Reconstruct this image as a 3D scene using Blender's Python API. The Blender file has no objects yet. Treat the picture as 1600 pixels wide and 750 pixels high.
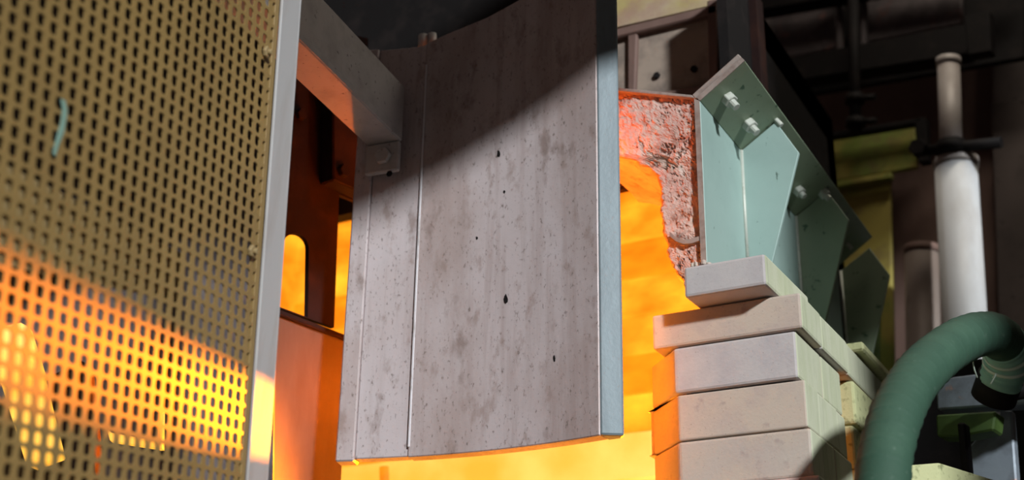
import bpy, bmesh, math, random
from mathutils import Vector, Matrix, noise
random.seed(7)
S = bpy.context.scene
COL = S.collection
V = Vector
# ------------------------------------------------------------------ camera
# world axes: X runs along the furnace front, Y into the furnace, Z up
FPX, HEAD, PITCH, ROLL = 2120.0, math.radians(28.5), math.radians(23.0), math.radians(1.0)
CAM = V((0, 0, 1.45))
RM = Matrix.Rotation(HEAD, 3, 'Z') @ Matrix.Rotation(math.pi/2 + PITCH, 3, 'X') @ Matrix.Rotation(ROLL, 3, 'Z')
cd = bpy.data.cameras.new('camera'); cam = bpy.data.objects.new('camera', cd); COL.objects.link(cam)
cam.matrix_world = Matrix.Translation(CAM) @ RM.to_4x4()
cd.sensor_width = 36.0; cd.lens = FPX/1600*36.0; cd.clip_start = .05
cd.dof.use_dof = True; cd.dof.focus_distance = 2.64; cd.dof.aperture_fstop = 2.6
S.camera = cam
# ------------------------------------------------------------------ world, light, exposure
w = bpy.data.worlds.new('hall_air'); S.world = w; w.use_nodes = True
w.node_tree.nodes['Background'].inputs[0].default_value = (1.0, .68, .58, 1)
w.node_tree.nodes['Background'].inputs[1].default_value = .072
SUN = V((.72, -.58, .343)).normalized()          # direction towards the daylight
sl = bpy.data.lights.new('daylight', 'SUN'); so = bpy.data.objects.new('daylight', sl); COL.objects.link(so)
so.rotation_euler = SUN.to_track_quat('Z', 'Y').to_euler(); so.location = SUN*6
sl.energy = 4.3; sl.angle = math.radians(3.8); sl.color = (.95, .98, 1.0)
fl = bpy.data.lights.new('fire_glow', 'SPOT'); fo = bpy.data.objects.new('fire_glow', fl); COL.objects.link(fo)
FIRE = V((-1.16, 3.10, 2.17)); FTO = V((-1.22, 1.4, 2.0))
fo.location = FIRE; fo.rotation_euler = (FIRE-FTO).to_track_quat('Z', 'Y').to_euler()
fl.energy = 1500; fl.color = (1.0, .215, .001); fl.spot_size = math.radians(75); fl.spot_blend = .3; fl.shadow_soft_size = .022
gl = bpy.data.lights.new('chamber_glow', 'POINT'); go = bpy.data.objects.new('chamber_glow', gl); COL.objects.link(go)
go.location = (-1.27, 2.68, 2.47); gl.energy = 9; gl.color = (1.0, .17, .008); gl.shadow_soft_size = .07
g2 = bpy.data.lights.new('side_glow', 'SPOT'); g2o = bpy.data.objects.new('side_glow', g2); COL.objects.link(g2o)
g2o.location = (-1.79, 2.46, 2.2); g2o.rotation_euler = (V((-1.79, 2.46, 2.2)) - V((-1.62, 1.95, 2.86))).to_track_quat('Z', 'Y').to_euler()
g2.energy = 130; g2.color = (1.0, .15, .006); g2.shadow_soft_size = .04; g2.spot_size = math.radians(60); g2.spot_blend = .7
g4 = bpy.data.lights.new('jamb_glow', 'POINT'); g4o = bpy.data.objects.new('jamb_glow', g4); COL.objects.link(g4o)
g4o.location = (-1.84, 2.58, 2.08); g4.energy = 1.4; g4.color = (1.0, .19, .008); g4.shadow_soft_size = .04
g3 = bpy.data.lights.new('bounce_glow', 'POINT'); g3o = bpy.data.objects.new('bounce_glow', g3); COL.objects.link(g3o)  # stands in for bounce off the door's back, added to redden the refractory
g3o.location = (-1.13, 2.385, 2.77); g3.energy = 2.2; g3.color = (1.0, .14, .006); g3.shadow_soft_size = .02
hl = bpy.data.lights.new('background_fill', 'AREA'); ho = bpy.data.objects.new('background_fill', hl); COL.objects.link(ho)  # fill light added to brighten the dark background; no fitting built
hl.shape = 'RECTANGLE'; hl.size = 1.2; hl.size_y = .15; hl.energy = 15; hl.color = (1.0, .9, .75)
ho.location = (-.1, 3.3, 4.9); ho.rotation_euler = (V((-.1, 3.3, 4.9)) - V((-.9, 4.4, 3.0))).to_track_quat('Z', 'Y').to_euler()
vs = S.view_settings
vs.view_transform = 'Standard'; vs.look = 'None'; vs.exposure = 0.0; vs.gamma = 1.0; vs.use_curve_mapping = False

# ------------------------------------------------------------------ helpers
def ray(x, y): return RM @ V(((x-800)/FPX, (375-y)/FPX, -1.0))
def hit(x, y, p, n):
    d = ray(x, y); n = V(n); return CAM + d*(n.dot(V(p)-CAM)/n.dot(d))
def atv(x, y, v): return hit(x, y, (0, v, 0), (0, 1, 0))
def atu(x, y, u): return hit(x, y, (u, 0, 0), (1, 0, 0))
def atz(x, y, z): return hit(x, y, (0, 0, z), (0, 0, 1))
HD = V((-math.sin(HEAD), math.cos(HEAD), 0))
def atY(x, y, Y): return hit(x, y, CAM + HD*Y, HD)
def proj(p):
    q = RM.transposed() @ (V(p)-CAM); return 800 - FPX*q.x/q.z, 375 + FPX*q.y/q.z
def bear(deg):            # horizontal unit vector, degrees clockwise (to the right) from +Y
    a = math.radians(deg); return V((math.sin(a), math.cos(a), 0))

MATS = {}
def mat(name, col, rough=.6, metal=0.0, layers=(), bump=None, spec=.5):
    """layers: (scale xyz, detail, lo, hi, colour, strength)"""
    m = bpy.data.materials.new(name); m.use_nodes = True; nt = m.node_tree; N = nt.nodes; L = nt.links
    b = N['Principled BSDF']; b.inputs['Roughness'].default_value = rough; b.inputs['Metallic'].default_value = metal
    b.inputs['Specular IOR Level'].default_value = spec
    tc = N.new('ShaderNodeTexCoord'); oi = N.new('ShaderNodeObjectInfo')
    ad = N.new('ShaderNodeVectorMath'); ad.operation = 'ADD'
    mu = N.new('ShaderNodeMath'); mu.operation = 'MULTIPLY'; mu.inputs[1].default_value = 37.0
    L.new(oi.outputs['Random'], mu.inputs[0]); L.new(tc.outputs['Object'], ad.inputs[0]); L.new(mu.outputs[0], ad.inputs[1])
    rgb = N.new('ShaderNodeRGB'); rgb.outputs[0].default_value = (*col, 1); cur = rgb.outputs[0]
    for sc, det, lo, hi, c2, st in layers:
        mp = N.new('ShaderNodeMapping'); mp.inputs['Scale'].default_value = sc; L.new(ad.outputs[0], mp.inputs[0])
        t = N.new('ShaderNodeTexNoise'); t.inputs['Scale'].default_value = 1.0; t.inputs['Detail'].default_value = det
        t.inputs['Roughness'].default_value = .62; L.new(mp.outputs[0], t.inputs['Vector'])
        r = N.new('ShaderNodeMapRange'); r.inputs[1].default_value = lo; r.inputs[2].default_value = hi
        r.inputs[3].default_value = 0; r.inputs[4].default_value = st; L.new(t.outputs['Fac'], r.inputs[0])
        mx = N.new('ShaderNodeMix'); mx.data_type = 'RGBA'; L.new(r.outputs[0], mx.inputs[0]); L.new(cur, mx.inputs[6])
        mx.inputs[7].default_value = (*c2, 1); cur = mx.outputs[2]
    L.new(cur, b.inputs['Base Color'])
    if bump:
        sc, stg, dist = bump
        t = N.new('ShaderNodeTexNoise'); t.inputs['Scale'].default_value = sc; t.inputs['Detail'].default_value = 8
        t.inputs['Roughness'].default_value = .65; L.new(ad.outputs[0], t.inputs['Vector'])
        bp = N.new('ShaderNodeBump'); bp.inputs['Strength'].default_value = stg; bp.inputs['Distance'].default_value = dist
        L.new(t.outputs['Fac'], bp.inputs['Height']); L.new(bp.outputs[0], b.inputs['Normal'])
    MATS[name] = m; return m
def glow(name, c1, c2, s1, s2, scale=(6, 6, 9), lo=.35, hi=.68):
    m = bpy.data.materials.new(name); m.use_nodes = True; nt = m.node_tree; N = nt.nodes; L = nt.links
    b = N['Principled BSDF']; b.inputs['Base Color'].default_value = (.22, .13, .08, 1); b.inputs['Roughness'].default_value = .9
    tc = N.new('ShaderNodeTexCoord'); mp = N.new('ShaderNodeMapping'); mp.inputs['Scale'].default_value = scale
    t = N.new('ShaderNodeTexNoise'); t.inputs['Scale'].default_value = 1; t.inputs['Detail'].default_value = 5
    r = N.new('ShaderNodeMapRange'); r.inputs[1].default_value = lo; r.inputs[2].default_value = hi
    mx = N.new('ShaderNodeMix'); mx.data_type = 'RGBA'; mx.inputs[6].default_value = (*c1, 1); mx.inputs[7].default_value = (*c2, 1)
    ms = N.new('ShaderNodeMix'); ms.inputs[2].default_value = s1; ms.inputs[3].default_value = s2
    L.new(tc.outputs['Object'], mp.inputs[0]); L.new(mp.outputs[0], t.inputs['Vector']); L.new(t.outputs['Fac'], r.inputs[0])
    L.new(r.outputs[0], mx.inputs[0]); L.new(r.outputs[0], ms.inputs[0])
    L.new(mx.outputs[2], b.inputs['Emission Color']); L.new(ms.outputs[0], b.inputs['Emission Strength'])
    MATS[name] = m; return m

def tag(o, label=None, cat=None, group=None, kind=None):
    if label: o['label'] = label
    if cat: o['category'] = cat
    if group: o['group'] = group
    if kind: o['kind'] = kind
    return o
def thing(name, loc, label, cat, group=None, kind=None):
    o = bpy.data.objects.new(name, None); COL.objects.link(o); o.location = loc; o.empty_display_size = .05
    return tag(o, label, cat, group, kind)
def origin(o):
    p = V((0, 0, 0))
    while o is not None: p = p + o.location; o = o.parent
    return p
def link(name, me, m, parent=None, bevel=0, seg=1, smooth=False, loc=None):
    o = bpy.data.objects.new(name, me); COL.objects.link(o)
    if not me.materials: me.materials.append(MATS[m])
    if parent is not None: o.parent = parent
    if loc is not None: o.location = V(loc) - origin(parent)
    if bevel:
        b = o.modifiers.new('bevel', 'BEVEL'); b.width = bevel; b.segments = seg; b.limit_method = 'ANGLE'; b.angle_limit = math.radians(35)
    if smooth:
        for p in me.polygons: p.use_smooth = True
    return o
def build(name, verts, faces, m, parent=None, bevel=0, seg=1, smooth=False):
    """verts in world space; the object's origin sits at its own base (top level) or at its parent"""
    if parent is not None: o0 = origin(parent)
    else:
        xs, ys, zs = zip(*[tuple(v) for v in verts])
        o0 = V(((min(xs)+max(xs))/2, (min(ys)+max(ys))/2, min(zs)))
    me = bpy.data.meshes.new(name); me.from_pydata([tuple(V(v)-o0) for v in verts], [], faces)
    bm = bmesh.new(); bm.from_mesh(me); bmesh.ops.recalc_face_normals(bm, faces=bm.faces); bm.to_mesh(me); bm.free()
    o = link(name, me, m, parent, bevel, seg, smooth)
    if parent is None: o.location = o0
    return o
def prism(name, pts, ext, m, parent=None, bevel=0, seg=1, smooth=False):
    n = len(pts); ext = V(ext); vs_ = [V(p) for p in pts] + [V(p)+ext for p in pts]
    fs = [tuple(range(n)), tuple(range(2*n-1, n-1, -1))] + [(i, (i+1) % n, n+(i+1) % n, n+i) for i in range(n)]
    return build(name, vs_, fs, m, parent, bevel, seg, smooth)
def box(name, a, b, m, parent=None, bevel=.003, seg=1):
    x0, y0, z0 = a; x1, y1, z1 = b
    return prism(name, [(x0, y0, z0), (x1, y0, z0), (x1, y1, z0), (x0, y1, z0)], (0, 0, z1-z0), m, parent, bevel, seg)
def obox(name, p, ax, ay, az, m, parent=None, bevel=.003):
    """box from corner p with three edge vectors"""
    p = V(p); ax = V(ax); ay = V(ay); return prism(name, [p, p+ax, p+ax+ay, p+ay], az, m, parent, bevel)
def tube(name, pts, r, m, parent=None, n=16, cap=True, smooth=True, rf=None):
    pts = [V(p) for p in pts]; vs_, fs = [], []; prev = None
    for i, p in enumerate(pts):
        t = (pts[min(i+1, len(pts)-1)] - pts[max(i-1, 0)]).normalized()
        if prev is None: a = t.orthogonal().normalized()
        else: a = (prev - t*prev.dot(t)).normalized()
        prev = a; b = t.cross(a); rr = rf(i) if rf else r
        for k in range(n):
            q = 2*math.pi*k/n; vs_.append(p + (a*math.cos(q) + b*math.sin(q))*rr)
    for i in range(len(pts)-1):
        for k in range(n): fs.append((i*n+k, i*n+(k+1) % n, (i+1)*n+(k+1) % n, (i+1)*n+k))
    if cap: fs.append(tuple(range(n-1, -1, -1))); fs.append(tuple(range((len(pts)-1)*n, len(pts)*n)))
    o = build(name, vs_, fs, m, parent)
    if smooth:
        for f in o.data.polygons: f.use_smooth = len(f.vertices) == 4
    return o
def holed(name, outer, holes, ext, m, parent=None):
    """flat polygon with holes, extruded by ext"""
    bm = bmesh.new(); ed = []
    for loop in [outer] + list(holes):
        vv = [bm.verts.new(V(p)) for p in loop]
        ed += [bm.edges.new((vv[i], vv[(i+1) % len(vv)])) for i in range(len(vv))]
    r = bmesh.ops.triangle_fill(bm, use_beauty=True, edges=ed)
    fs = [g for g in r['geom'] if isinstance(g, bmesh.types.BMFace)]
    e = bmesh.ops.extrude_face_region(bm, geom=fs)
    bmesh.ops.translate(bm, verts=[g for g in e['geom'] if isinstance(g, bmesh.types.BMVert)], vec=V(ext))
    bm.verts.index_update(); vs_ = [v.co.copy() for v in bm.verts]; fc = [tuple(v.index for v in f.verts) for f in bm.faces]; bm.free()
    return build(name, vs_, fc, m, parent)
def hexa(p, axis, r, h, n=6, rot=0.0):
    axis = V(axis).normalized(); a = axis.orthogonal().normalized(); b = axis.cross(a)
    return [V(p) + (a*math.cos(rot+2*math.pi*k/n) + b*math.sin(rot+2*math.pi*k/n))*r for k in range(n)], axis*h
def bolt(parent, p, axis, r, h, m, stud=0, sr=None, name='bolt', rot=.3):
    q, e = hexa(p, axis, r, h, 6, rot); o = prism(name, q, e, m, parent, bevel=.0015)
    if stud:
        s, e2 = hexa(V(p)+V(axis).normalized()*h*.9, axis, sr or r*.55, stud, 12)
        prism('stud', s, e2, m, o, bevel=.001)
    return o

# ------------------------------------------------------------------ materials
mat('door_steel', (.47, .41, .41), .55, .12, [((3.5, 3.5, 1.6), 6, .46, .64, (.35, .275, .255), .85), ((36, 36, 2.2), 6, .48, .70, (.33, .26, .245), .7),
    ((2.2, 2.2, 2.6), 4, .5, .7, (.55, .51, .53), .6), ((22, 22, 12), 8, .56, .68, (.27, .20, .175), .7), ((14, 14, 7), 8, .60, .70, (.20, .145, .125), .7), ((170, 170, 90), 6, .585, .69, (.12, .09, .075), .75)], (55, .14, .004))
mat('door_edge_steel', (.155, .20, .22), .5, .15, [((30, 30, 5), 6, .45, .7, (.11, .14, .155), .8), ((190, 190, 120), 4, .6, .7, (.16, .15, .15), .7)], (80, .18, .003))
mat('weld', (.62, .60, .62), .5, .2, [((30, 30, 12), 5, .5, .65, (.25, .22, .2), .8)], (120, .4, .002))
mat('arm_steel', (.42, .40, .39), .6, .1, [((14, 14, 14), 6, .45, .7, (.28, .26, .25), .7), ((80, 80, 80), 4, .64, .7, (.10, .09, .08), .8)], (70, .15, .003))
mat('dark_rust', (.020, .010, .009), .85, 0, [((9, 9, 9), 6, .45, .7, (.045, .018, .012), .7)], (40, .3, .004), .08)
mat('hot_steel', (.13, .092, .075), .42, .3, [((6, 6, 2), 5, .42, .65, (.08, .045, .032), .7)], (30, .15, .004), .3)
mat('guard_paint', (.28, .185, .064), .5, .05, [((6, 6, 6), 5, .4, .7, (.20, .13, .046), .6)], (120, .08, .002))
mat('guard_plate', (.30, .22, .10), .55, .05, [((8, 8, 8), 5, .4, .7, (.24, .17, .08), .6)], (60, .1, .002))
mat('frame_paint', (.43, .43, .43), .5, .1, [((20, 20, 4), 6, .5, .7, (.34, .31, .29), .6)], (90, .12, .002))
mat('teal_paint', (.20, .33, .27), .6)
mat('brick', (.50, .42, .345), .9, 0, [((10, 10, 10), 6, .42, .66, (.39, .31, .295), .85), ((5, 5, 5), 3, .48, .66, (.51, .46, .39), .7), ((240, 240, 240), 4, .64, .72, (.22, .17, .15), .7), ((30, 30, 30), 5, .6, .72, (.33, .26, .24), .6)], (140, .22, .003))
mat('brick_pale', (.48, .45, .44), .9, 0, [((14, 14, 14), 6, .45, .68, (.40, .37, .38), .8), ((240, 240, 240), 4, .65, .72, (.25, .2, .18), .7)], (140, .22, .003))
mat('brick_green_bounce', (.47, .49, .36), .9, 0, [((12, 12, 3), 6, .42, .66, (.38, .42, .26), .85), ((60, 60, 6), 5, .55, .7, (.28, .31, .20), .6)], (140, .22, .003))  # green light bounced from the surroundings, put into the colour
mat('brick_pink', (.55, .42, .38), .9, 0, [((10, 10, 10), 6, .45, .66, (.45, .33, .30), .8)], (120, .3, .004))
mat('brick_olive', (.50, .52, .28), .9, 0, [((60, 60, 60), 5, .55, .66, (.20, .22, .10), .8)], (120, .3, .004))
mat('refractory', (.50, .33, .28), .95, 0, [((12, 12, 12), 7, .45, .62, (.56, .44, .38), .9), ((30, 30, 30), 6, .53, .66, (.30, .17, .13), .8), ((7, 7, 7), 3, .52, .62, (.58, .54, .46), .6)], (70, .6, .008))
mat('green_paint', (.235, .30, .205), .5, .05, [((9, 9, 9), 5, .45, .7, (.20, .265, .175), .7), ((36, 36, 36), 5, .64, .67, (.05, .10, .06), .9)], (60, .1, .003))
mat('green_paint_skylit', (.30, .42, .385), .5, .05, [((9, 9, 9), 5, .45, .7, (.26, .37, .34), .7), ((60, 60, 26), 5, .68, .71, (.06, .10, .08), .9)], (60, .1, .003))  # paler, bluer copy of green_paint with sky reflection put into the colour
mat('plate_edge', (.30, .26, .23), .7, .1, [((40, 40, 40), 5, .45, .65, (.18, .13, .11), .7)], (80, .3, .003))
mat('nut_steel', (.50, .53, .47), .5, .2, [((60, 60, 60), 4, .5, .7, (.35, .36, .30), .7)])
mat('hose_fabric', (.026, .075, .046), .75, 0, [((14, 14, 14), 5, .45, .7, (.040, .10, .062), .7), ((50, 50, 50), 5, .62, .74, (.14, .20, .16), .4)], (160, .25, .003))
mat('hose_end_fabric', (.22, .42, .34), .7, 0, [((30, 30, 30), 5, .45, .7, (.14, .32, .25), .7)], (120, .3, .003))
mat('string', (.50, .60, .52), .8)
mat('black_steel', (.010, .009, .009), .65, 0, [((14, 14, 14), 5, .5, .7, (.020, .016, .015), .7)], (40, .2, .004), .1)
mat('soot_panel', (.05, .04, .042), .75, .1, [((7, 7, 7), 6, .48, .68, (.12, .10, .10), .8), ((13, 13, 13), 5, .58, .7, (.14, .06, .05), .7)], (30, .3, .005))
mat('beige_panel', (.30, .24, .19), .8, 0, [((5, 5, 5), 5, .42, .62, (.10, .08, .07), .85), ((16, 16, 16), 5, .5, .7, (.36, .28, .22), .7)], (30, .2, .005))
mat('tan_panel', (.42, .33, .22), .8, 0, [((4, 4, 4), 4, .45, .6, (.40, .34, .10), .8), ((11, 11, 11), 5, .5, .7, (.30, .18, .14), .7)], (30, .2, .005))
mat('olive_panel', (.30, .25, .05), .7, 0, [((3, 3, 3), 4, .48, .6, (.13, .20, .03), .8), ((8, 8, 8), 5, .5, .7, (.15, .10, .04), .8)], (30, .2, .005))
mat('green_dark_panel', (.07, .13, .025), .7, 0, [((6, 6, 6), 4, .45, .65, (.03, .07, .02), .8)], (30, .2, .005))
mat('brown_panel', (.17, .105, .085), .75, .05, [((4, 4, 2), 5, .45, .68, (.10, .055, .045), .8)], (30, .2, .005))
mat('grey_column', (.085, .066, .06), .75, .05, [((6, 6, 6), 6, .48, .66, (.05, .038, .035), .8), ((25, 25, 25), 5, .62, .7, (.03, .02, .02), .8)], (30, .25, .005))
mat('pipe_white', (.74, .77, .79), .45, 0, [((7, 7, 3), 5, .5, .7, (.52, .50, .48), .6)], (40, .1, .003))
mat('pipe_grey', (.42, .39, .37), .5, .1, [((7, 7, 7), 5, .45, .7, (.27, .22, .2), .7)], (40, .15, .003))
mat('pipe_brown', (.20, .155, .13), .55, .1, [((7, 7, 4), 5, .45, .7, (.30, .26, .23), .7)], (40, .15, .003))
mat('blue_steel', (.22, .26, .30), .5, .3, [((12, 12, 12), 6, .46, .66, (.12, .13, .15), .8), ((25, 25, 25), 5, .62, .68, (.36, .2, .15), .7)], (50, .2, .004))
mat('concrete', (.16, .15, .14), .9, 0, [((3, 3, 3), 6, .45, .7, (.10, .09, .085), .8)], (30, .3, .006))
mat('dark_brickwork', (.075, .05, .042), .9, 0, [((5, 5, 5), 6, .45, .7, (.04, .028, .025), .8)], (30, .4, .006))
glow('glow_wall', (1.0, .20, .004), (1.0, .42, .02), 1.15, 1.6, (5, 5, 8))
glow('glow_hot', (1.0, .38, .035), (1.0, .50, .11), 1.35, 1.55, (4, 4, 4))
glow('glow_band', (1.0, .22, .004), (1.0, .31, .008), 1.0, 1.25, (7, 7, 16))
glow('glow_arch', (.9, .10, .002), (1.0, .34, .012), .5, 1.6, (28, 28, 28))
glow('glow_underside', (1.0, .26, .008), (1.0, .42, .03), 3.0, 4.2, (9, 9, 9))
glow('glow_port', (1.0, .42, .02), (1.0, .60, .10), 1.3, 1.7, (5, 5, 8))

# ------------------------------------------------------------------ setting
tag(box('floor', (-9, -4, -.12), (7, 10, 0), 'concrete', bevel=0), 'grey concrete workshop floor far below the furnace', 'floor', kind='structure')
WB = bear(90+9.0)                                # the hall structures behind run at a small angle to the furnace
WN = V((-WB.y, WB.x, 0))                          # pointing away from the camera
wp = atY(1400, 300, 5.4)
tag(obox('wall_back', wp - WB*6 - V((0, 0, wp.z)), WB*10, WN*.2, (0, 0, 6.5), 'dark_brickwork', bevel=0), 'sooty dark back wall of the furnace hall', 'wall', kind='structure')
# unseen deck added overhead so its right-hand edge shades the upper door
UE, ZD = -.30, 3.28
deck = thing('shade_deck', (-1.6, 1.5, ZD), 'added black steel deck out of view, shading the door top', 'deck')
box('deck_plate', (-3.4, .9, ZD), (UE, 2.0, ZD+.03), 'black_steel', deck, 0)
box('edge_beam', (UE-.06, .9, ZD), (UE, 2.0, ZD+.9), 'black_steel', deck, 0)
for x, y in ((-3.3, 1.0), (-3.3, 1.9)): box('deck_post', (x-.04, y-.04, 0), (x+.04, y+.04, ZD), 'black_steel', deck, .004)
# unseen right-hand wall added to shade the background; openings light the duct and bracket
wr = thing('shade_wall_right', (1.65, 5, 0), 'added unseen wall on the right, shading the background around its openings', 'wall', kind='structure')
for a, b in ((1.0, 1.30), (1.72, 2.20), (2.60, 9.0)): box('wall_pier', (1.6, a, 0), (1.7, b, 6.5), 'dark_brickwork', wr, 0)
for a, b, z0, z1 in ((1.30, 1.72, 3.0, 3.75), (2.20, 2.60, 3.3, 4.5)):
    box('wall_apron', (1.6, a, 0), (1.7, b, z0), 'dark_brickwork', wr, 0)
    box('wall_head', (1.6, a, z1), (1.7, b, 6.5), 'dark_brickwork', wr, 0)
ob_ = thing('overhead_beams', (-2.0, 2.7, 3.2), 'black pipes and beams running above the door top', 'beams')
for v, z, r in ((2.62, 3.235, .03), (2.74, 3.20, .022), (2.80, 3.34, .035)):
    tube('beam_pipe', [(-3.6, v, z), (-1.34, v, z)], r, 'black_steel', ob_, 12)
box('beam_web', (-3.6, 2.84, 3.0), (-1.36, 2.88, 3.75), 'black_steel', ob_, 0)

# ------------------------------------------------------------------ furnace body
fur = thing('furnace', (-1.5, 3.2, 0), 'glowing orange brick-lined furnace chamber behind the hanging door', 'furnace')
box('hearth_base', (-2.9, 2.66, 0), (-.96, 3.7, 1.95), 'dark_brickwork', fur, .01)
box('hearth_floor', (-2.7, 2.66, 1.95), (-.98, 3.6, 2.0), 'glow_hot', fur, 0)
box('hot_sill', (-2.2, 2.60, 1.95), (-.94, 2.66, 2.11), 'glow_hot', fur, .008)
box('glow_tray', (-2.0, 2.34, 1.93), (-.96, 2.598, 1.975), 'dark_rust', fur, .004)  # added below view to carry the glowing sheet
box('underside_glow', (-1.98, 2.362, 1.976), (-.98, 2.597, 1.998), 'glow_underside', fur, .006)  # glowing sheet added below view to light the door's underside
box('tray_lip', (-2.0, 2.34, 1.976), (-.96, 2.36, 2.003), 'dark_rust', fur, .004)  # lip added to keep that glow off the guard
# back wall of the chamber laid in glowing courses
zc = 2.0; k = 0
while zc < 3.34:
    h = .30 if k == 0 else .12
    mm = 'glow_hot' if zc < 2.42 else ('glow_band' if k in (2, 5) else 'glow_wall')
    if k == 0: h = .46
    box('chamber_course', (-2.75, 3.5 + (.0 if k else -.03), zc), (-.96, 3.62, zc+h-.002), mm, fur, .004)
    zc += h; k += 1
box('chamber_wall', (-2.85, 2.92, 2.0), (-2.75, 3.6, 3.35), 'glow_wall', fur, 0)
box('chamber_wall', (-.97, 2.99, 2.0), (-.93, 3.62, 3.35), 'glow_wall', fur, 0)
box('side_shell', (-.925, 2.74, 1.9), (-.90, 3.7, 3.43), 'black_steel', fur, 0)
box('chamber_roof', (-2.85, 2.92, 3.33), (-.9, 3.7, 3.43), 'dark_rust', fur, 0)
box('back_shell', (-2.9, 3.62, 1.9), (-.9, 3.7, 3.43), 'dark_rust', fur, 0)
# shell above the mouth
box('front_shell', (-1.72, 2.92, 2.97), (-.88, 2.98, 3.43), 'dark_rust', fur, 0)
box('front_shell', (-3.2, 2.92, 3.2), (-1.722, 2.98, 3.43), 'dark_rust', fur, 0)
box('leak_strip', (-1.72, 2.90, 2.935), (-.93, 2.925, 2.98), 'dark_rust', fur, 0)  # closing strip added to stop chamber light leaking onto the panel
box('leak_cover', (-1.74, 2.44, 2.94), (-1.10, 2.93, 2.955), 'dark_rust', fur, 0)  # hidden plate added to stop chamber light leaking up behind the door
box('mouth_cheek', (-.925, 2.735, 2.60), (-.895, 2.745, 2.98), 'dark_rust', fur, 0)
tube('hot_post', [atv(600, 730, 3.2), atv(602, 790, 3.2)], .014, 'glow_band', fur, 10)

# framed panels of the shell above the mouth (they stand a little proud)
VS = 2.90
pan = thing('shell_panel', (-1.1, VS, 2.98), 'scorched beige access panel in a dark frame above the furnace mouth', 'panel')
def pv_(px, v): return [atv(x, y, v) for x, y in px]
prism('panel_sheet', pv_([(940, 58), (1112, 16), (1116, 146), (940, 150)], VS), (0, .015, 0), 'beige_panel', pan)
prism('frame_rail', pv_([(940, 50), (1120, 6), (1120, 20), (940, 64)], VS-.02), (0, .04, 0), 'brown_panel', pan, .004)
prism('frame_rail', pv_([(940, 140), (1040, 142), (1120, 128), (1120, 160), (940, 160)], VS-.02), (0, .04, 0), 'brown_panel', pan, .004)
prism('frame_stile', pv_([(1104, 0), (1121, -4), (1121, 150), (1108, 150)], VS-.02), (0, .04, 0), 'brown_panel', pan, .004)
prism('frame_stile', pv_([(980, 40), (996, 36), (992, 142), (980, 142)], VS-.015), (0, .03, 0), 'brown_panel', pan, .004)
for q in ((1027, 119), (1085, 109)):
    bolt(pan, atv(*q, VS), (0, -1, 0), .010, .008, 'black_steel')
up = thing('upper_shell_plate', (-1.1, VS, 3.2), 'tan and yellow stained shell plate at the top edge right of the door', 'panel')
prism('plate', pv_([(930, -120), (1112, -160), (1116, 7), (930, 50)], VS), (0, .02, 0), 'tan_panel', up)

# ------------------------------------------------------------------ left jamb plates
JB = bear(9.5); JN = V((JB.y, -JB.x, 0))           # plate runs into the furnace, faces right
JP = atY(545, 520, 3.02)
def atj(x, y, off=0): return hit(x, y, JP + JN*off, JN)
jam = thing('jamb_plate', atj(470, 500), 'dark rusty steel jamb plate with a glowing slot, left of the door', 'plate')
slot = [atj(481, 496), atj(433, 478)]
for k in range(13):
    a = math.pi*(1 - k/12); slot.append(atj(461 + 21.5*math.cos(a) - (0 if k > 6 else 0), 388 - 23*math.sin(a)))
outer = [atj(405, 20), atj(575, 60), atj(575, 322), atj(530, 304), atj(522, 512), atj(405, 470)]
holed('plate', outer, [slot], -JN*.012, 'dark_rust', jam)
hb = prism('header_bracket', [atj(500, 110, .0), atj(578, 110, .0), atj(578, 324, .0), atj(553, 312, .0), atj(500, 289, .0)], JN*.045, 'dark_rust', jam, .004)
bolt(jam, atj(534, 268, .045), JN, .017, .014, 'dark_rust')
bolt(jam, atj(468, 180, .0), JN, .015, .012, 'dark_rust')
lj = thing('lower_jamb_wall', atj(480, 760), 'heat-stained steel jamb lit orange below the glowing slot', 'plate')
prism('face_plate', [atj(395, 470, .02), atj(546, 529, .02), atj(532, 800, .02), atj(395, 800, .02)], -JN*.06, 'hot_steel', lj, .006, 2)
prism('ledge_strip', [atj(395, 466, .03), atj(546, 525, .03), atj(546, 533, .03), atj(395, 476, .03)], -JN*.05, 'dark_rust', lj, .003)

# ------------------------------------------------------------------ door
DZ0 = atv(937, 680, 2.30); ZB = DZ0.z
plan = []; p = V((DZ0.x, DZ0.y)); ds = .005; s = 0; LT = .60
while True:
    al = math.radians(9.5 - 29.5*min(s/LT, 1)); plan.append((p.copy(), al, s))
    if proj((p.x, p.y, ZB))[0] < 526: break
    p = p + V((-math.cos(al), math.sin(al)))*ds; s += ds
TOPC = [(500, 84), (583, 78), (640, 73), (660, 70), (698, 53), (761, 27), (810, 0), (870, -40), (940, -95), (990, -95)]
def topy(x):
    for (a, b), (c, d) in zip(TOPC, TOPC[1:]):
        if x <= c: return b + (d-b)*(x-a)/(c-a)
    return TOPC[-1][1]
def ztop(q):
    z = 3.0
    for _ in range(25):
        x, y = proj((q.x, q.y, z)); z += (y - topy(x))*.0013
    return z
def sx(px):      # arc position of a pixel column, measured at the door's foot
    return min(plan, key=lambda t: abs(proj((t[0].x, t[0].y, ZB+.02))[0]-px))[2]
door = thing('furnace_door', (plan[len(plan)//2][0].x, plan[len(plan)//2][0].y, ZB), 'large curved steel furnace door, mauve grey and rust-streaked, hanging in the centre', 'furnace door')
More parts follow.
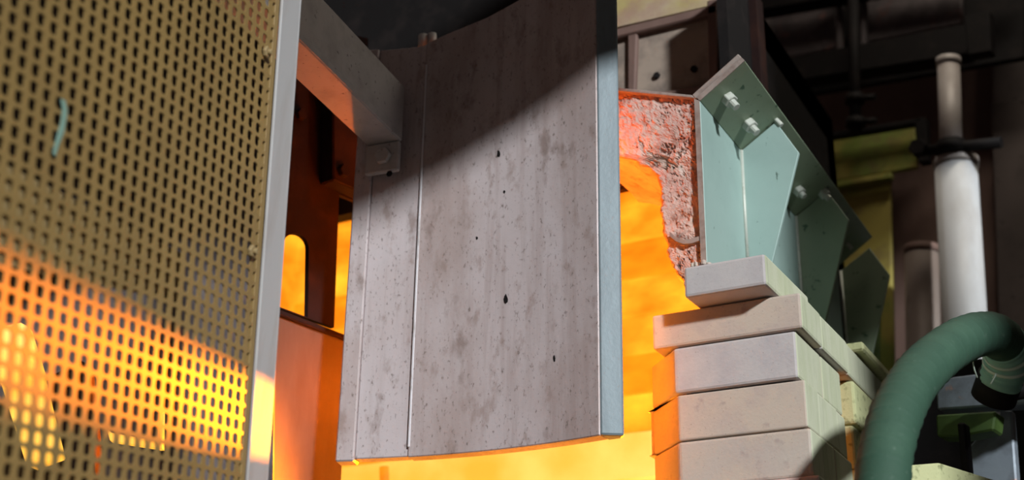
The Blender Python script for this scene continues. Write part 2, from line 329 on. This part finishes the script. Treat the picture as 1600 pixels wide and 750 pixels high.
def door_piece(name, s0, s1, front, back, m, zlo=0.0, bevel=.002, zhi=0.0, step=3):
    pp = [t for t in plan if s0-1e-6 <= t[2] <= s1+1e-6]
    pp = pp[::step] + ([pp[-1]] if (len(pp)-1) % step else [])
    vs_, fs = [], []
    for q, al, _ in pp:
        n = V((-math.sin(al), -math.cos(al)))          # towards the camera
        f = q + n*front; b = q - n*back; zt = ztop(q) + zhi
        vs_ += [(f.x, f.y, ZB+zlo), (f.x, f.y, zt), (b.x, b.y, ZB+zlo), (b.x, b.y, zt)]
    for i in range(len(pp)-1):
        a, c = 4*i, 4*i+4
        fs += [(a, c, c+1, a+1), (a+2, a+3, c+3, c+2), (a, a+2, c+2, c), (a+1, c+1, c+3, a+3)]
    e = 4*(len(pp)-1); fs += [(0, 1, 3, 2), (e, e+2, e+3, e+1)]
    return build(name, vs_, fs, m, door, bevel)
s_seam, s_lip, s_end = sx(636), sx(555), plan[-1][2]
door_piece('front_plate', 0, s_seam, 0, .036, 'door_steel')
door_piece('side_plate', s_seam, s_lip, -.004, .036, 'door_steel', .002)
door_piece('side_lip', s_lip, s_end, .003, .036, 'door_steel', -.004, .003)
door_piece('weld_seam', s_seam-.006, s_seam+.004, .003, -.001, 'weld', .02, .0015, -.06)
door_piece('backing_sheet', .02, s_end-.01, -.037, .040, 'dark_rust', .004, 0)
door_piece('top_rim', .06, s_end-.02, -.05, .09, 'frame_paint', .82, 0, .001)
c0 = plan[0][0]; dirr = V((math.cos(math.radians(30)), math.sin(math.radians(30))))
lo_, hi_ = 0, .12
for _ in range(30):
    md = (lo_+hi_)/2; q = c0 + dirr*md
    if proj((q.x, q.y, ZB))[0] < 976: lo_ = md
    else: hi_ = md
c1 = c0 + dirr*lo_; bq = plan[0][0] + V((math.sin(plan[0][1]), math.cos(plan[0][1])))*.045
zt = ztop(plan[0][0])
prism('edge_bar', [(c0.x, c0.y, ZB), (c1.x, c1.y, ZB), (c1.x-.012, c1.y+.018, ZB), (bq.x-.01, bq.y, ZB)], (0, 0, zt-ZB), 'door_edge_steel', door, .005, 2)
def on_door(px, py):
    t = min(plan, key=lambda t: abs(proj((t[0].x, t[0].y, hit(px, py, (t[0].x, t[0].y, 0), (0, 1, 0)).z))[0]-px))
    return hit(px, py, (t[0].x, t[0].y, 0), (-math.sin(t[1]), -math.cos(t[1]), 0))
for px, py, a, b in ((790, 468, 5, 9), (779, 241, 3, 7), (788, 300, 2, 3), (745, 372, 2, 3), (866, 560, 2, 6)):
    prism('scorch_pit', [on_door(px + a*math.cos(k)*random.uniform(.6, 1.1), py + b*math.sin(k)*random.uniform(.6, 1.1)) + V((0, .002, 0)) for k in (0, .8, 1.6, 2.4, 3.2, 4.0, 4.8, 5.5)], (0, -.0026, 0), 'black_steel', door)
# eye nut on the rim
sq = [t for t in plan if abs(t[2]-sx(655)) < ds][0][0]; zr = ztop(sq)
e_ = atY(662, 66, 2.95)
tube('rim_nut', [e_+V((0, 0, -.03)), e_+V((0, 0, .018))], .014, 'frame_paint', door, 12)
tube('rim_nut', [e_+V((.022, .005, -.03)), e_+V((.022, .005, .02))], .011, 'frame_paint', door, 12)

# ------------------------------------------------------------------ carrying arm
AD = bear(-6.7); AR = V((AD.y, -AD.x, 0))           # along the arm (away), and to its right
q600 = min(plan, key=lambda t: abs(proj((t[0].x, t[0].y, 2.85))[0]-604))[0]
EP = atv(629, 222, q600.y - .012); ztp = hit(632, 136, EP, AD).z
arm = thing('door_arm', EP, 'grey box-section arm running from the perforated guard to the door', 'arm')
WID = .085
ab = EP - AR*WID
obox('arm_beam', ab - AD*1.25, AR*WID, AD*1.25, (0, 0, ztp-EP.z), 'arm_steel', arm, .004)
obox('arm_lip', EP - AD*1.25 + V((0, 0, -.001)), AR*.003, AD*1.24, (0, 0, .016), 'arm_steel', arm, .001)
zt_ = hit(605, 272, EP, AD).z
obox('foot_tab', ab + V((0, 0, zt_-EP.z)) - AD*.014, AR*(WID*.98), AD*.014, (0, 0, EP.z-zt_-.001), 'arm_steel', arm, .003)
hp = hit(600, 245, EP - AD*.014, AD); bolt(arm, hp, -AD, .020, .013, 'arm_steel', 0, None)
tab_b = hit(609, 272, EP - AD*.014, AD); bolt(arm, tab_b, -AD, .008, .004, 'black_steel', name='drain_hole')

# ------------------------------------------------------------------ perforated guard
dr = ray(1457, 990).normalized(); dcv = ray(1240, -11000).normalized()
G0 = atY(410, 375, 2.0); gn = dr.cross(dcv).normalized()
if gn.dot(CAM-G0) < 0: gn = -gn
guard = thing('perforated_guard', V((G0.x, G0.y, 0)), 'yellow perforated steel guard screen standing in the left foreground', 'guard')
PH, PV = .0255, .0213; NC, R0, R1 = 30, -24, 22
hw, hh = .0077, .0078; T = .0025
me_v, me_f = [], []
ring = [(-1, -.55), (-.6, -1), (.6, -1), (1, -.55), (1, .55), (.6, 1), (-.6, 1), (-1, .55)]
outr = [(-1, -.55), (-.6, -1), (.6, -1), (1, -.55), (1, .55), (.6, 1), (-.6, 1), (-1, .55)]
o0 = guard.location
def gp(a, b, d=0): return G0 - dr*a + dcv*b - gn*d
for i in range(NC):
    for j in range(R0, R1):
        ca, cb = (i+.62)*PH, j*PV
        base = len(me_v); vsl = []
        for d in (0, T):
            for x, y in outr:
                X = PH/2*(1 if x > 0 else -1) if abs(x) == 1 else x*hw
                Y = PV/2*(1 if y > 0 else -1) if abs(y) == 1 else y*hh
                me_v.append(gp(ca+X, cb+Y, d)-o0)
            for x, y in ring: me_v.append(gp(ca+x*hw, cb+y*hh, d)-o0)
            for x, y in ((-1, -1), (1, -1), (1, 1), (-1, 1)): me_v.append(gp(ca+x*PH/2, cb+y*PV/2, d)-o0)
        for L_ in (0, 20):
            b = base+L_
            for k in range(8):
                k2 = (k+1) % 8; q = (b+k, b+k2, b+8+k2, b+8+k); me_f.append(q if L_ == 0 else q[::-1])
            for c, (k, k2) in enumerate(((0, 1), (2, 3), (4, 5), (6, 7))):
                q = (b+16+c, b+k2, b+k); me_f.append(q if L_ == 0 else q[::-1])
        for k in range(8):
            k2 = (k+1) % 8; me_f.append((base+8+k, base+8+k2, base+28+k2, base+28+k))
me = bpy.data.meshes.new('perforated_sheet'); me.from_pydata([tuple(v) for v in me_v], [], me_f)
bm = bmesh.new(); bm.from_mesh(me); bmesh.ops.remove_doubles(bm, verts=bm.verts, dist=1e-5)
bmesh.ops.recalc_face_normals(bm, faces=bm.faces); bm.to_mesh(me); bm.free()
link('perforated_sheet', me, 'guard_paint', guard)
# frame bar: flat bar continuing the sheet past its far edge, a little proud of it
bt, bb = G0 + dcv*.60, G0 - dcv*.62
obox('frame_bar', bb + gn*.0005, dr*.064, gn*.005, bt-bb, 'frame_paint', guard, .001)
obox('frame_return', bb + dr*.064 - gn*.03, dr*.005, gn*.035, bt-bb, 'frame_paint', guard, .001)
obox('frame_flange', bb - gn*.006, -dr*.014, gn*.0062, bt-bb, 'guard_paint', guard, .001)
fpost = V((bb.x, bb.y, 0)); box('guard_post', (bb.x-.02, bb.y-.02, 0), (bb.x+.02, bb.y+.02, bb.z+.03), 'frame_paint', guard, .003)
ln = G0 - dr*(NC*PH) - dcv*.62
box('guard_post', (ln.x-.02, ln.y-.02, 0), (ln.x+.02, ln.y+.02, ln.z+.12), 'frame_paint', guard, .003)
def ong(x, y, d=0): return hit(x, y, G0 + gn*d, gn)
for q in ((414, 82), (391, 393)):
    bolt(guard, ong(*q), gn, .011, .007, 'guard_plate', .006, .005)
st = [ong(x, y, .002) for x, y in ((94, 154), (101, 158), (104, 175), (99, 205), (90, 228), (85, 245), (82, 240), (88, 215), (95, 190), (97, 172))]
prism('paint_drip', st, gn*.0015, 'teal_paint', guard)
bp_ = thing('backing_plate', ong(170, 560, -.03), 'plain tan plate fixed behind the lower part of the perforated guard', 'plate')
prism('plate_sheet', [ong(-60, 222, -.022), ong(70, 288, -.022), ong(284, 396, -.022), ong(276, 470, -.022), ong(-60, 400, -.022)], -gn*.004, 'guard_plate', bp_)
# port seen through the guard
port = thing('glowing_port', atY(50, 740, 2.5), 'bright glowing spout seen through the lower left guard holes', 'spout')
P0 = atY(50, 640, 2.5)
prism('port_glow', [atY(-60, 520, 2.5), atY(38, 500, 2.5), atY(66, 590, 2.5), atY(99, 708, 2.5), atY(40, 730, 2.5), atY(0, 600, 2.5)], HD*.05, 'glow_port', port, .01)
prism('port_cheek', [atY(70, 590, 2.48), atY(130, 560, 2.48), atY(150, 760, 2.48), atY(106, 735, 2.48)], HD*.08, 'dark_rust', port, .006)
rim = thing('glowing_slit', atY(200, 700, 2.5), 'thin bright L-shaped hot slit seen through the lower guard holes', 'slit')
prism('rim_bar', [atY(166, 668, 2.5), atY(174, 676, 2.5), atY(250, 690, 2.5), atY(250, 700, 2.5), atY(172, 688, 2.5)], HD*.02, 'glow_port', rim)
prism('rim_upright', [atY(250, 640, 2.5), atY(254, 640, 2.5), atY(253, 700, 2.5), atY(246, 700, 2.5)], HD*.02, 'glow_port', rim)
lw = thing('dark_backing', atY(200, 900, 2.75), 'added dark sheet standing for the darkness behind the guard holes', 'plate')
prism('shell_sheet', [atY(-400, -60, 2.75), atY(436, -60, 2.75), atY(424, 900, 2.75), atY(-400, 900, 2.75)], HD*.02, 'soot_panel', lw)  # dark sheet added to fill the view behind the guard

# ------------------------------------------------------------------ brick pier
V0, UL, UR = 2.40, -.931, -.684
pier = thing('brick_pier', (-.8, 2.5, 0), 'pale refractory brick pier with a glowing left side, right of the door', 'brick pier')
def brick(a, b, m, cham=0.0, name='brick', j=.002, parent=None):
    """a/b corners; cham cuts the front-left corner back at 45 degrees"""
    x0, y0, z0 = a; x1, y1, z1 = b
    jr = lambda: random.uniform(-j, j)
    dx, dy = jr(), jr()
    pts = [(x0+dx, y0+dy), (x1+dx, y0+dy+jr()), (x1+dx+jr(), y1), (x0-cham, y1)] if not cham else [(x0+dx, y0+dy), (x1+dx, y0+dy+jr()), (x1+dx, y1), (x0-cham*1.1, y1), (x0-cham*1.1, y0+cham*1.6), (x0-cham, y0+cham)]
    o = prism(name, [(x, y, z0+.0014) for x, y in pts], (0, 0, z1-z0-.0028), m, parent or pier, .0055, 2)
    return tint_green_side(o)
def tint_green_side(o):            # right-hand brick faces get green light from the surroundings as a pale tint
    o.data.materials.append(MATS['brick_green_bounce'])
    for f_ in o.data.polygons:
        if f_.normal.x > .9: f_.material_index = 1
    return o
zs = [1.75, 1.842, 1.934, 2.026, 2.119, 2.2125, 2.308, 2.383]
# chamfer so that its far edge reaches pixel column 1021
lo_, hi_ = 0, .3
for _ in range(30):
    md = (lo_+hi_)/2
    if proj((UL-md, V0+md, 2.2))[0] > 1021: lo_ = md
    else: hi_ = md
CH = lo_
VE = 2.695
for k in range(len(zs)-1):
    z0, z1 = zs[k], zs[k+1]
    if k == 6:      # top course: longer, reaching over the chamfer
        brick((-.978, V0-.004, z0), (-.671, 2.53, z1), 'brick')
        brick((-.95, 2.533, z0), (-.672, 2.72, z1), 'brick_pale')
        brick((-.95, 2.723, z0), (-.673, 3.05, z1), 'brick')
    elif k == 2:    # projecting pink course at the foot of the view
        brick((UL-.03, V0-.014, z0), (-.655, 2.56, z1), 'brick_pink'); brick((UL-.03, 2.563, z0), (-.655, 2.80, z1), 'brick_pink')
    else:
        off = (.0, .07)[k % 2]
        du = (.0, .0, .0, .012, .006, .0)[k]
        brick((UL, V0+random.uniform(-.002, .002), z0), (UR+du, 2.49+off, z1), 'brick' if k != 5 else 'brick_pale', CH)
        brick((UL-.02, 2.493+off, z0), (UR+du, VE-.07 if off == 0 else VE, z1), 'brick')
        if off == 0: brick((UL-.02, VE-.067, z0), (UR+du, VE, z1), 'brick')
box('pier_base', (UL-.05, V0-.03, 0), (-.65, 3.15, 1.75), 'dark_brickwork', pier, .01)
rp = thing('rear_brick_pier', (-.78, 2.95, 1.75), 'yellowish brick pier behind a glowing gap, half hidden by the hose', 'brick pier')
for k in range(6):
    box('brick', (-.90, 2.755, zs[k]+.001), (-.680+.008*(k % 2), 3.1, zs[k+1]-.001), 'brick_olive', rp, .006, 2)
cap = box('capping_tile', (-.72, 2.80, 2.385), (-.655, 3.2, 2.405), 'brick_olive', None, .004)
tag(cap, 'thin pale green capping strip along the pier top behind the hose', 'tile')
hot = box('glowing_core', (-.87, 2.702, 1.80), (-.74, 2.75, 2.29), 'glow_band', fur, 0)
lb = brick((-.878, 2.335, 2.383), (-.712, 2.60, 2.449), 'brick_pale', parent=None, name='loose_brick') if False else None
lbm = prism('loose_brick', [(-.884, 2.335, 2.3845), (-.717, 2.335, 2.3845), (-.712, 2.60, 2.3845), (-.876, 2.60, 2.3845)], (0, 0, .064), 'brick_pale', None, .006, 2)
tint_green_side(lbm)
cv = []
for k in range(5):
    pp_ = V((-.868 + .008*k, 2.346 + random.uniform(-.004, .004), 2.4485)); q_, e_2 = hexa(pp_, (0, 0, 1), random.uniform(.004, .008), random.uniform(.004, .010), 5, k)
    cv.append((q_, e_2))
mcr = thing('mortar_crumbs', (-.852, 2.346, 2.4485), 'small grey mortar crumbs lying on the overhanging brick', 'mortar')
for q_, e_2 in cv: prism('crumb', q_, e_2, 'brick', mcr, .0015)
tag(lbm, 'single pale brick overhanging the top of the brick pier', 'brick')
mc = build('mortar_crumb', [atv(1103, 401, 2.40)+V((random.uniform(-.016, .016), random.uniform(-.01, .01), random.uniform(0, .014))) for _ in range(12)] , [], 'brick_olive') if False else None

# ------------------------------------------------------------------ refractory arch block
VR = 2.432
ref = thing('refractory_block', atv(1060, 440, VR), 'rough pink castable refractory block, cracked and glowing at its left edge', 'refractory block')
LB = [(132, 915), (236, 915), (246, 975), (258, 1004), (268, 1020), (285, 1027), (310, 1025), (340, 1028), (375, 1034), (400, 1040), (420, 1050), (436, 1060), (450, 1070)]
RB = [(132, 1092), (300, 1098), (400, 1101), (450, 1104)]
def lerp(T_, y):
    for (a, b), (c, d) in zip(T_, T_[1:]):
        if y <= c: return b + (d-b)*(y-a)/(c-a)
    return T_[-1][1]
NR, NK = 150, 90
vs_, fs = [], []
for i in range(NR+1):
    y = 134 + (449-134)*i/NR
    xl = lerp(LB, y); xr = lerp(RB, y)
    xl += 5*noise.noise(V((y*.06, 3.1, 0))) + 3*noise.noise(V((y*.2, 7.1, 0)))
    for k in range(NK+1):
        t = k/NK; x = xl + (xr-xl)*t
        e = min(t*6, 1)
        q = atv(x, y + 17*max(0, min(1, (x-930)/160))*(1-(y-134)/315), VR)
        n1 = noise.fractal(q*9, .9, 2.0, 4); n2 = noise.fractal(q*55, .6, 2.1, 5)
        cr = max(0, .05-abs(noise.noise(q*13+V((4, 0, 0)) + V((.3, .3, .3))*n2)))/.05
        msk = max(0, min(1, noise.noise(q*7)*3 + .3))
        d = .026*(1-e)**2 + .007*n1 + .0035*n2 + .010*cr*msk
        yy = (y-134)/315
        d += .05*max(0, (xr-1098)/10)*0
        vs_.append(q + V((0, d, 0)) + V((.003*n2, 0, .003*n1)))
W_ = NK+1
for i in range(NR):
    for k in range(NK): fs.append((i*W_+k, i*W_+k+1, (i+1)*W_+k+1, (i+1)*W_+k))
nb = len(vs_); 
DEP = 6
# left/under side going back into the furnace
for dd in range(1, DEP+1):
    for i in range(NR+1):
        q = vs_[i*W_]; jj = V((.008*noise.noise(q*40+V((0, dd*3, 0))), 0, .008*noise.noise(q*37+V((dd*2, 0, 0)))))
        vs_.append(q + V((0, .045*dd, 0)) + jj)
for dd in range(DEP):
    for i in range(NR):
        A = (lambda m_, ii: ii*W_ if m_ == 0 else nb + (m_-1)*(NR+1) + ii)
        fs.append((A(dd, i), A(dd, i+1), A(dd+1, i+1), A(dd+1, i)))
# closing top and right faces
tb = len(vs_)
for k in range(NK+1): vs_.append(vs_[k] + V((0, .3, 0)))
for k in range(NK): fs.append((k, k+1, tb+k+1, tb+k))
rb = len(vs_)
for i in range(NR+1): vs_.append(vs_[i*W_+NK] + V((0, .3, 0)))
for i in range(NR): fs.append((i*W_+NK, (i+1)*W_+NK, rb+i+1, rb+i))
r_ = build('castable_mass', vs_, fs, 'refractory', ref)
# anchor bar in the face
apts = [atv(x, y, VR-.012) for x, y in ((1046, 362), (1056, 370), (1068, 374), (1080, 373), (1092, 369))]
avs, afs = [], []
for q in apts: avs += [q, q+V((0, 0, -.010)), q+V((0, .03, 0)), q+V((0, .03, -.010))]
for i in range(4):
    a, c = 4*i, 4*i+4; afs += [(a, c, c+1, a+1), (a+2, a+3, c+3, c+2), (a, a+2, c+2, c), (a+1, c+1, c+3, a+3)]
afs += [(0, 1, 3, 2), (16, 18, 19, 17)]
build('anchor_strip', avs, afs, 'plate_edge', ref)

# ------------------------------------------------------------------ green frame
VF = 2.42
uw = atv(1098, 300, VF).x; zb_ = 2.452; pb = atv(1090, 156, VF); tip = atv(1164, 95, VF)
uw = (uw + pb.x)/2 + .004
fz = pb.z - .004; VEND = None
fr = thing('green_frame', (uw, VF+.5, zb_), 'pale green painted steel frame with gussets and bolts above the pier', 'steel frame')
# length of the flange from the pixel where its tip edge ends
d_ = atu(1366, 396, tip.x); VEND = d_.y
prism('web_plate', [(uw-.012, VF, zb_), (uw, VF, zb_), (uw, VF, fz), (uw-.012, VF, fz+.008)], (0, VEND-VF, 0), 'green_paint_skylit', fr, .0015)
edge = prism('web_edge', [(uw-.0125, VF-.0015, zb_), (uw-.001, VF-.0015, zb_), (uw-.001, VF-.0015, fz), (uw-.0125, VF-.0015, fz+.008)], (0, .0025, 0), 'plate_edge', fr)
fd = V((tip.x-uw, 0, tip.z-fz)); fdn = fd.normalized(); fnm = V((fdn.z, 0, -fdn.x))     # underside normal (down-right)
fb0 = V((uw, VF, fz))
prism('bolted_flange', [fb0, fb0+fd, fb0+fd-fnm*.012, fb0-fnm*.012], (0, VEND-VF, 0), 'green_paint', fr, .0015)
prism('clamp_plate', [fb0-fnm*.0135-fdn*.004, fb0+fd-fnm*.0135, fb0+fd-fnm*.026, fb0-fnm*.026-fdn*.004], (0, VEND-VF, 0), 'plate_edge', fr, .0015)
prism('flange_edge', [fb0+V((0, -.0015, 0)), fb0+fd+V((0, -.0015, 0)), fb0+fd-fnm*.012+V((0, -.0015, 0)), fb0-fnm*.012+V((0, -.0015, 0))], (0, .0025, 0), 'plate_edge', fr)
lt = fb0 - fnm*.026 - fdn*.004
ll = atv(930, 133, VF)
prism('lintel_plate', [lt, lt+fnm*.012, V((ll.x, VF, ll.z-.010)), V((ll.x, VF, ll.z))], (0, .50, 0), 'plate_edge', fr, .0015)
def on_fl(x, y): return hit(x, y, fb0, fnm)
for q in ((1136, 152), (1168, 192)):
    bolt(fr, on_fl(*q), fnm, .0165, .018, 'nut_steel', .020, .009, 'nut')
for q in ((1212, 187), (1323, 380)):
    bolt(fr, on_fl(*q), fnm, .007, .022, 'nut_steel', 0, None, 'stud')
for q in ((1246, 296), (1285, 300)):
    bolt(fr, on_fl(*q), fnm, .015, .016, 'nut_steel', .014, .008, 'nut')
vg = atu(1161, 300, uw).y
g1 = [atv(x, y, vg) for x, y in ((1157, 236), (1212, 190), (1248, 238), (1205, 416), (1163, 404))]
rel = [(q.x-uw, q.z) for q in g1]; rel[0] = (0, rel[0][1]); rel[-1] = (0, rel[-1][1])
# the second gusset marks the spacing
vg2 = atu(1247, 400, uw).y; vg3 = vg2 + (vg2-vg)*1.0
print('gusset v', vg, vg2, 'flange end', VEND)
for gv in (vg, vg2, vg3):
    prism('gusset', [(uw+a, gv, z) for a, z in rel], (0, .010, 0), 'green_paint_skylit' if gv == vg else 'green_paint', fr, .0015)  # front gusset paler for sky reflection, rear ones darker for shade, in the paint
    tube('weld_bead', [(uw+.002, gv-.002, rel[-1][1]), (uw+.002, gv-.002, rel[0][1])], .0045, 'nut_steel', fr, 6)
box('frame_foot', (uw-.012, VF+.2, 2.386), (uw+.07, VEND, zb_), 'green_paint', fr, .002)

# ------------------------------------------------------------------ hose
HP = [(1372, 1010, 2.02), (1370, 880, 2.05), (1377, 770, 2.08), (1386, 700, 2.12), (1404, 640, 2.18), (1434, 588, 2.26), (1478, 547, 2.36), (1522, 524, 2.46), (1556, 524, 2.55), (1572, 545, 2.62), (1570, 575, 2.67), (1560, 602, 2.70)]
ctrl = [atY(*q) for q in HP]
def catmull(P, n=14):
    out = []; Q = [P[0]*2-P[1]] + P + [P[-1]*2-P[-2]]
    for i in range(1, len(Q)-2):
        for k in range(n):
            t = k/n; a, b, c, d = Q[i-1:i+3]
            out.append(.5*((2*b) + (c-a)*t + (2*a-5*b+4*c-d)*t*t + (3*b-a-3*c+d)*t*t*t))
    return out + [P[-1]]
path = catmull(ctrl, 16)
# resample evenly
ev = [path[0]]; acc = 0; stp = .004
for a, b in zip(path, path[1:]):
    seg = (b-a).length; pos = stp-acc
    while pos <= seg: ev.append(a + (b-a)*(pos/seg)); pos += stp
    acc = seg-(pos-stp)
HR = .0425
hose = thing('ventilation_hose', ev[0], 'dark green fabric spiral hose arching at the lower right', 'hose')
cut = int(len(ev)*.90)
def ribr(i):
    return HR*(1 + (.034 if i % 9 == 0 else 0) + .006*math.sin(i*.37) + .006*math.sin(i*.13))
tube('hose_body', ev[:cut], HR, 'hose_fabric', hose, 40, True, True, ribr)
tube('hose_cuff', ev[cut-3:], HR, 'hose_end_fabric', hose, 40, True, True, lambda i: HR*(1.03 + .03*math.sin(i*1.1)))
for q in (.925, .95): 
    i = int(len(ev)*q); tube('tie_string', ev[i:i+3], HR*1.09, 'string', hose, 32)
for (a, b, c) in (((1520, 556), (1522, 575), (1527, 590)), ((1551, 590), (1556, 585), (1548, 600))):
    tube('string_end', catmull([atY(*a, 2.5), atY(*b, 2.49), atY(*c, 2.5)], 6), .0015, 'string', hose, 6)
fl_ = ctrl[0]
tube('hose_tail', [fl_, V((fl_.x, fl_.y, .9)), V((fl_.x+.1, fl_.y, .35)), V((fl_.x+.3, fl_.y, .045)), V((fl_.x+.8, fl_.y, .045))], HR, 'hose_fabric', hose, 24)
sp = thing('pipe_stub', atY(1555, 640, 2.72), 'black pipe stub that the hose end slips over', 'pipe')
tube('stub_body', [atY(1564, 588, 2.69), atY(1552, 622, 2.73)], .046, 'black_steel', sp, 24)
tube('stub_elbow', [atY(1640, 602, 2.80), atY(1540, 622, 2.80)], .018, 'black_steel', sp, 16)

# ------------------------------------------------------------------ structures at right
def bg(Y): 
    p0 = atY(1400, 300, Y); return lambda x, y: hit(x, y, p0, WN)
def bplate(name, px, Y, m, parent, t=.03, bevel=.004): 
    f = bg(Y); return prism(name, [f(x, y) for x, y in px], WN*t, m, parent, bevel)
b1 = bg(4.4)
uf = thing('upper_panel_frame', b1(1330, 150), 'black steel framework with sooty panels across the upper right', 'frame')
bplate('soot_sheet', [(1130, -80), (1600, -150), (1600, 90), (1130, 170)], 4.45, 'black_steel', uf)
bplate('soot_panel', [(1158, 24), (1306, -4), (1308, 74), (1160, 104)], 4.36, 'soot_panel', uf)
bplate('soot_panel', [(1350, -20), (1500, -50), (1502, 36), (1352, 66)], 4.36, 'soot_panel', uf)
bplate('frame_post', [(1118, -60), (1154, -66), (1156, 110), (1120, 118)], 3.9, 'black_steel', uf, .06)
bplate('post_rib', [(1128, -60), (1142, -66), (1144, 110), (1130, 118)], 3.88, 'brown_panel', uf, .03)
bplate('frame_rail', [(1150, 106), (1510, 36), (1510, 84), (1150, 140)], 4.2, 'black_steel', uf, .08)
bplate('frame_rail', [(1150, 0), (1560, -70), (1560, -50), (1150, 22)], 4.2, 'black_steel', uf, .08)
bplate('frame_stile', [(1306, -60), (1314, -60), (1314, 80), (1306, 80)], 4.3, 'soot_panel', uf, .03)
bplate('frame_stile', [(1344, -60), (1352, -60), (1352, 76), (1344, 76)], 4.3, 'soot_panel', uf, .03)
bplate('corner_cap', [(1505, 25), (1545, 15), (1548, 80), (1512, 86)], 4.1, 'black_steel', uf, .05)
rod = thing('hanging_rod', b1(1335, 205), 'black vertical rod with clamp collars hanging from the upper frame', 'rod')
f = bg(4.1)
tube('rod_shaft', [f(1332, -60), f(1337, 208)], .020, 'black_steel', rod, 14)
for (x, y) in ((1336, 155), (1337, 192)):
    tube('clamp_collar', [f(x, y-6), f(x, y+6)], .034, 'black_steel', rod, 14)
    tube('clamp_screw', [f(x, y-2), f(x+32, y-4)], .011, 'black_steel', rod, 10)
bw = thing('brown_wall_panel', b1(1300, 300), 'dark brown wall panelling behind the hanging rod', 'panel')
bplate('panel_sheet', [(1120, 120), (1570, 60), (1570, 900), (1120, 900)], 4.9, 'brown_panel', bw)
yc = thing('olive_cabinet', b1(1340, 560), 'olive yellow cabinet with a black frame behind the green steel', 'cabinet')
bplate('front_sheet', [(1200, 224), (1428, 190), (1432, 262), (1200, 300)], 4.3, 'olive_panel', yc, .02)
bplate('front_sheet', [(1200, 296), (1390, 266), (1402, 900), (1200, 900)], 4.34, 'olive_panel', yc, .02)
bplate('door_sheet', [(1200, 480), (1350, 470), (1374, 420), (1372, 590), (1340, 720), (1200, 720)], 3.9, 'green_dark_panel', yc, .02)
bplate('frame_top', [(1200, 221), (1440, 183), (1440, 191), (1200, 230)], 4.22, 'black_steel', yc, .04)
bplate('frame_side', [(1428, 184), (1446, 182), (1450, 252), (1434, 254)], 4.22, 'black_steel', yc, .04)
bplate('inner_rail', [(1200, 300), (1392, 268), (1392, 278), (1200, 310)], 4.28, 'olive_panel', yc, .03)
bplate('side_sheet', [(1392, 262), (1470, 252), (1482, 900), (1404, 900)], 4.5, 'brown_panel', yc, .02)
wpipe = thing('white_duct', b1(1500, 900), 'tall white duct lit by daylight behind the hose', 'duct')
f = bg(4.0)
tube('upper_pipe', [f(1482, 100), f(1487, 262)], .036, 'pipe_grey', wpipe, 28)
tube('lower_duct', [f(1493, 254), f(1531, 900)], .066, 'pipe_white', wpipe, 32)
tube('duct_collar', [f(1493, 250), f(1494, 262)], .070, 'pipe_grey', wpipe, 28)
tube('pipe_cap', [f(1482, 92), f(1482, 102)], .040, 'pipe_grey', wpipe, 24)
sd = thing('side_duct', b1(1440, 900), 'narrow brown duct left of the white duct', 'duct')
tube('duct_body', [bg(4.2)(1440, 395), bg(4.2)(1450, 900)], .055, 'pipe_brown', sd, 24)
tube('duct_cap', [bg(4.2)(1440, 385), bg(4.2)(1440, 397)], .057, 'brown_panel', sd, 24)
cl = thing('pipe_clamp', b1(1500, 230), 'black clamp bar holding the upper grey pipe', 'clamp')
f = bg(3.95)
tube('clamp_bar', [f(1440, 236), f(1565, 222)], .018, 'black_steel', cl, 12)
tube('clamp_ring', [f(1486, 222), f(1487, 240)], .045, 'black_steel', cl, 24)
bolt(cl, f(1438, 234), -WN, .030, .03, 'black_steel')
rc = thing('grey_column', b1(1580, 900), 'mottled grey-brown steel column at the right edge', 'column')
bplate('column_face', [(1548, 160), (1640, 150), (1660, 900), (1574, 900)], 4.7, 'grey_column', rc, .2)
bplate('column_head', [(1555, -80), (1640, -80), (1640, 152), (1550, 162)], 4.75, 'grey_column', rc, .2)
bplate('column_flange', [(1528, 240), (1550, 236), (1572, 900), (1545, 900)], 4.8, 'brown_panel', rc, .1)
# machine bits below the hose bend
mb = thing('machine_bracket', bg(3.1)(1520, 700), 'blue-grey steel bracket and clamp block below the hose bend', 'bracket')
bplate('cross_beam', [(1462, 592), (1640, 570), (1640, 628), (1464, 640)], 3.0, 'blue_steel', mb, .06)
bplate('pale_strip', [(1490, 633), (1556, 626), (1557, 646), (1490, 648)], 3.05, 'pipe_white', mb, .03)
bplate('clamp_block', [(1462, 648), (1556, 642), (1552, 672), (1500, 682), (1464, 682)], 2.95, 'green_dark_panel', mb, .06)
bplate('sloping_plate', [(1512, 700), (1562, 640), (1580, 640), (1592, 800), (1520, 800)], 3.1, 'blue_steel', mb, .03)
bplate('upright', [(1495, 660), (1508, 660), (1520, 800), (1508, 800)], 2.9, 'black_steel', mb, .03)
bplate('back_sheet', [(1400, 560), (1640, 560), (1640, 900), (1400, 900)], 3.5, 'black_steel', mb, .03)
bk = atY(1465, 735, 2.45)
ob = prism('speckled_block', [atY(1416, 726, 2.5), atY(1468, 722, 2.5), atY(1468, 790, 2.5), atY(1416, 790, 2.5)], bear(20)*.25, 'brick_olive', None, .005, 2)
tag(ob, 'speckled olive brick block at the lower edge right of the hose', 'brick')
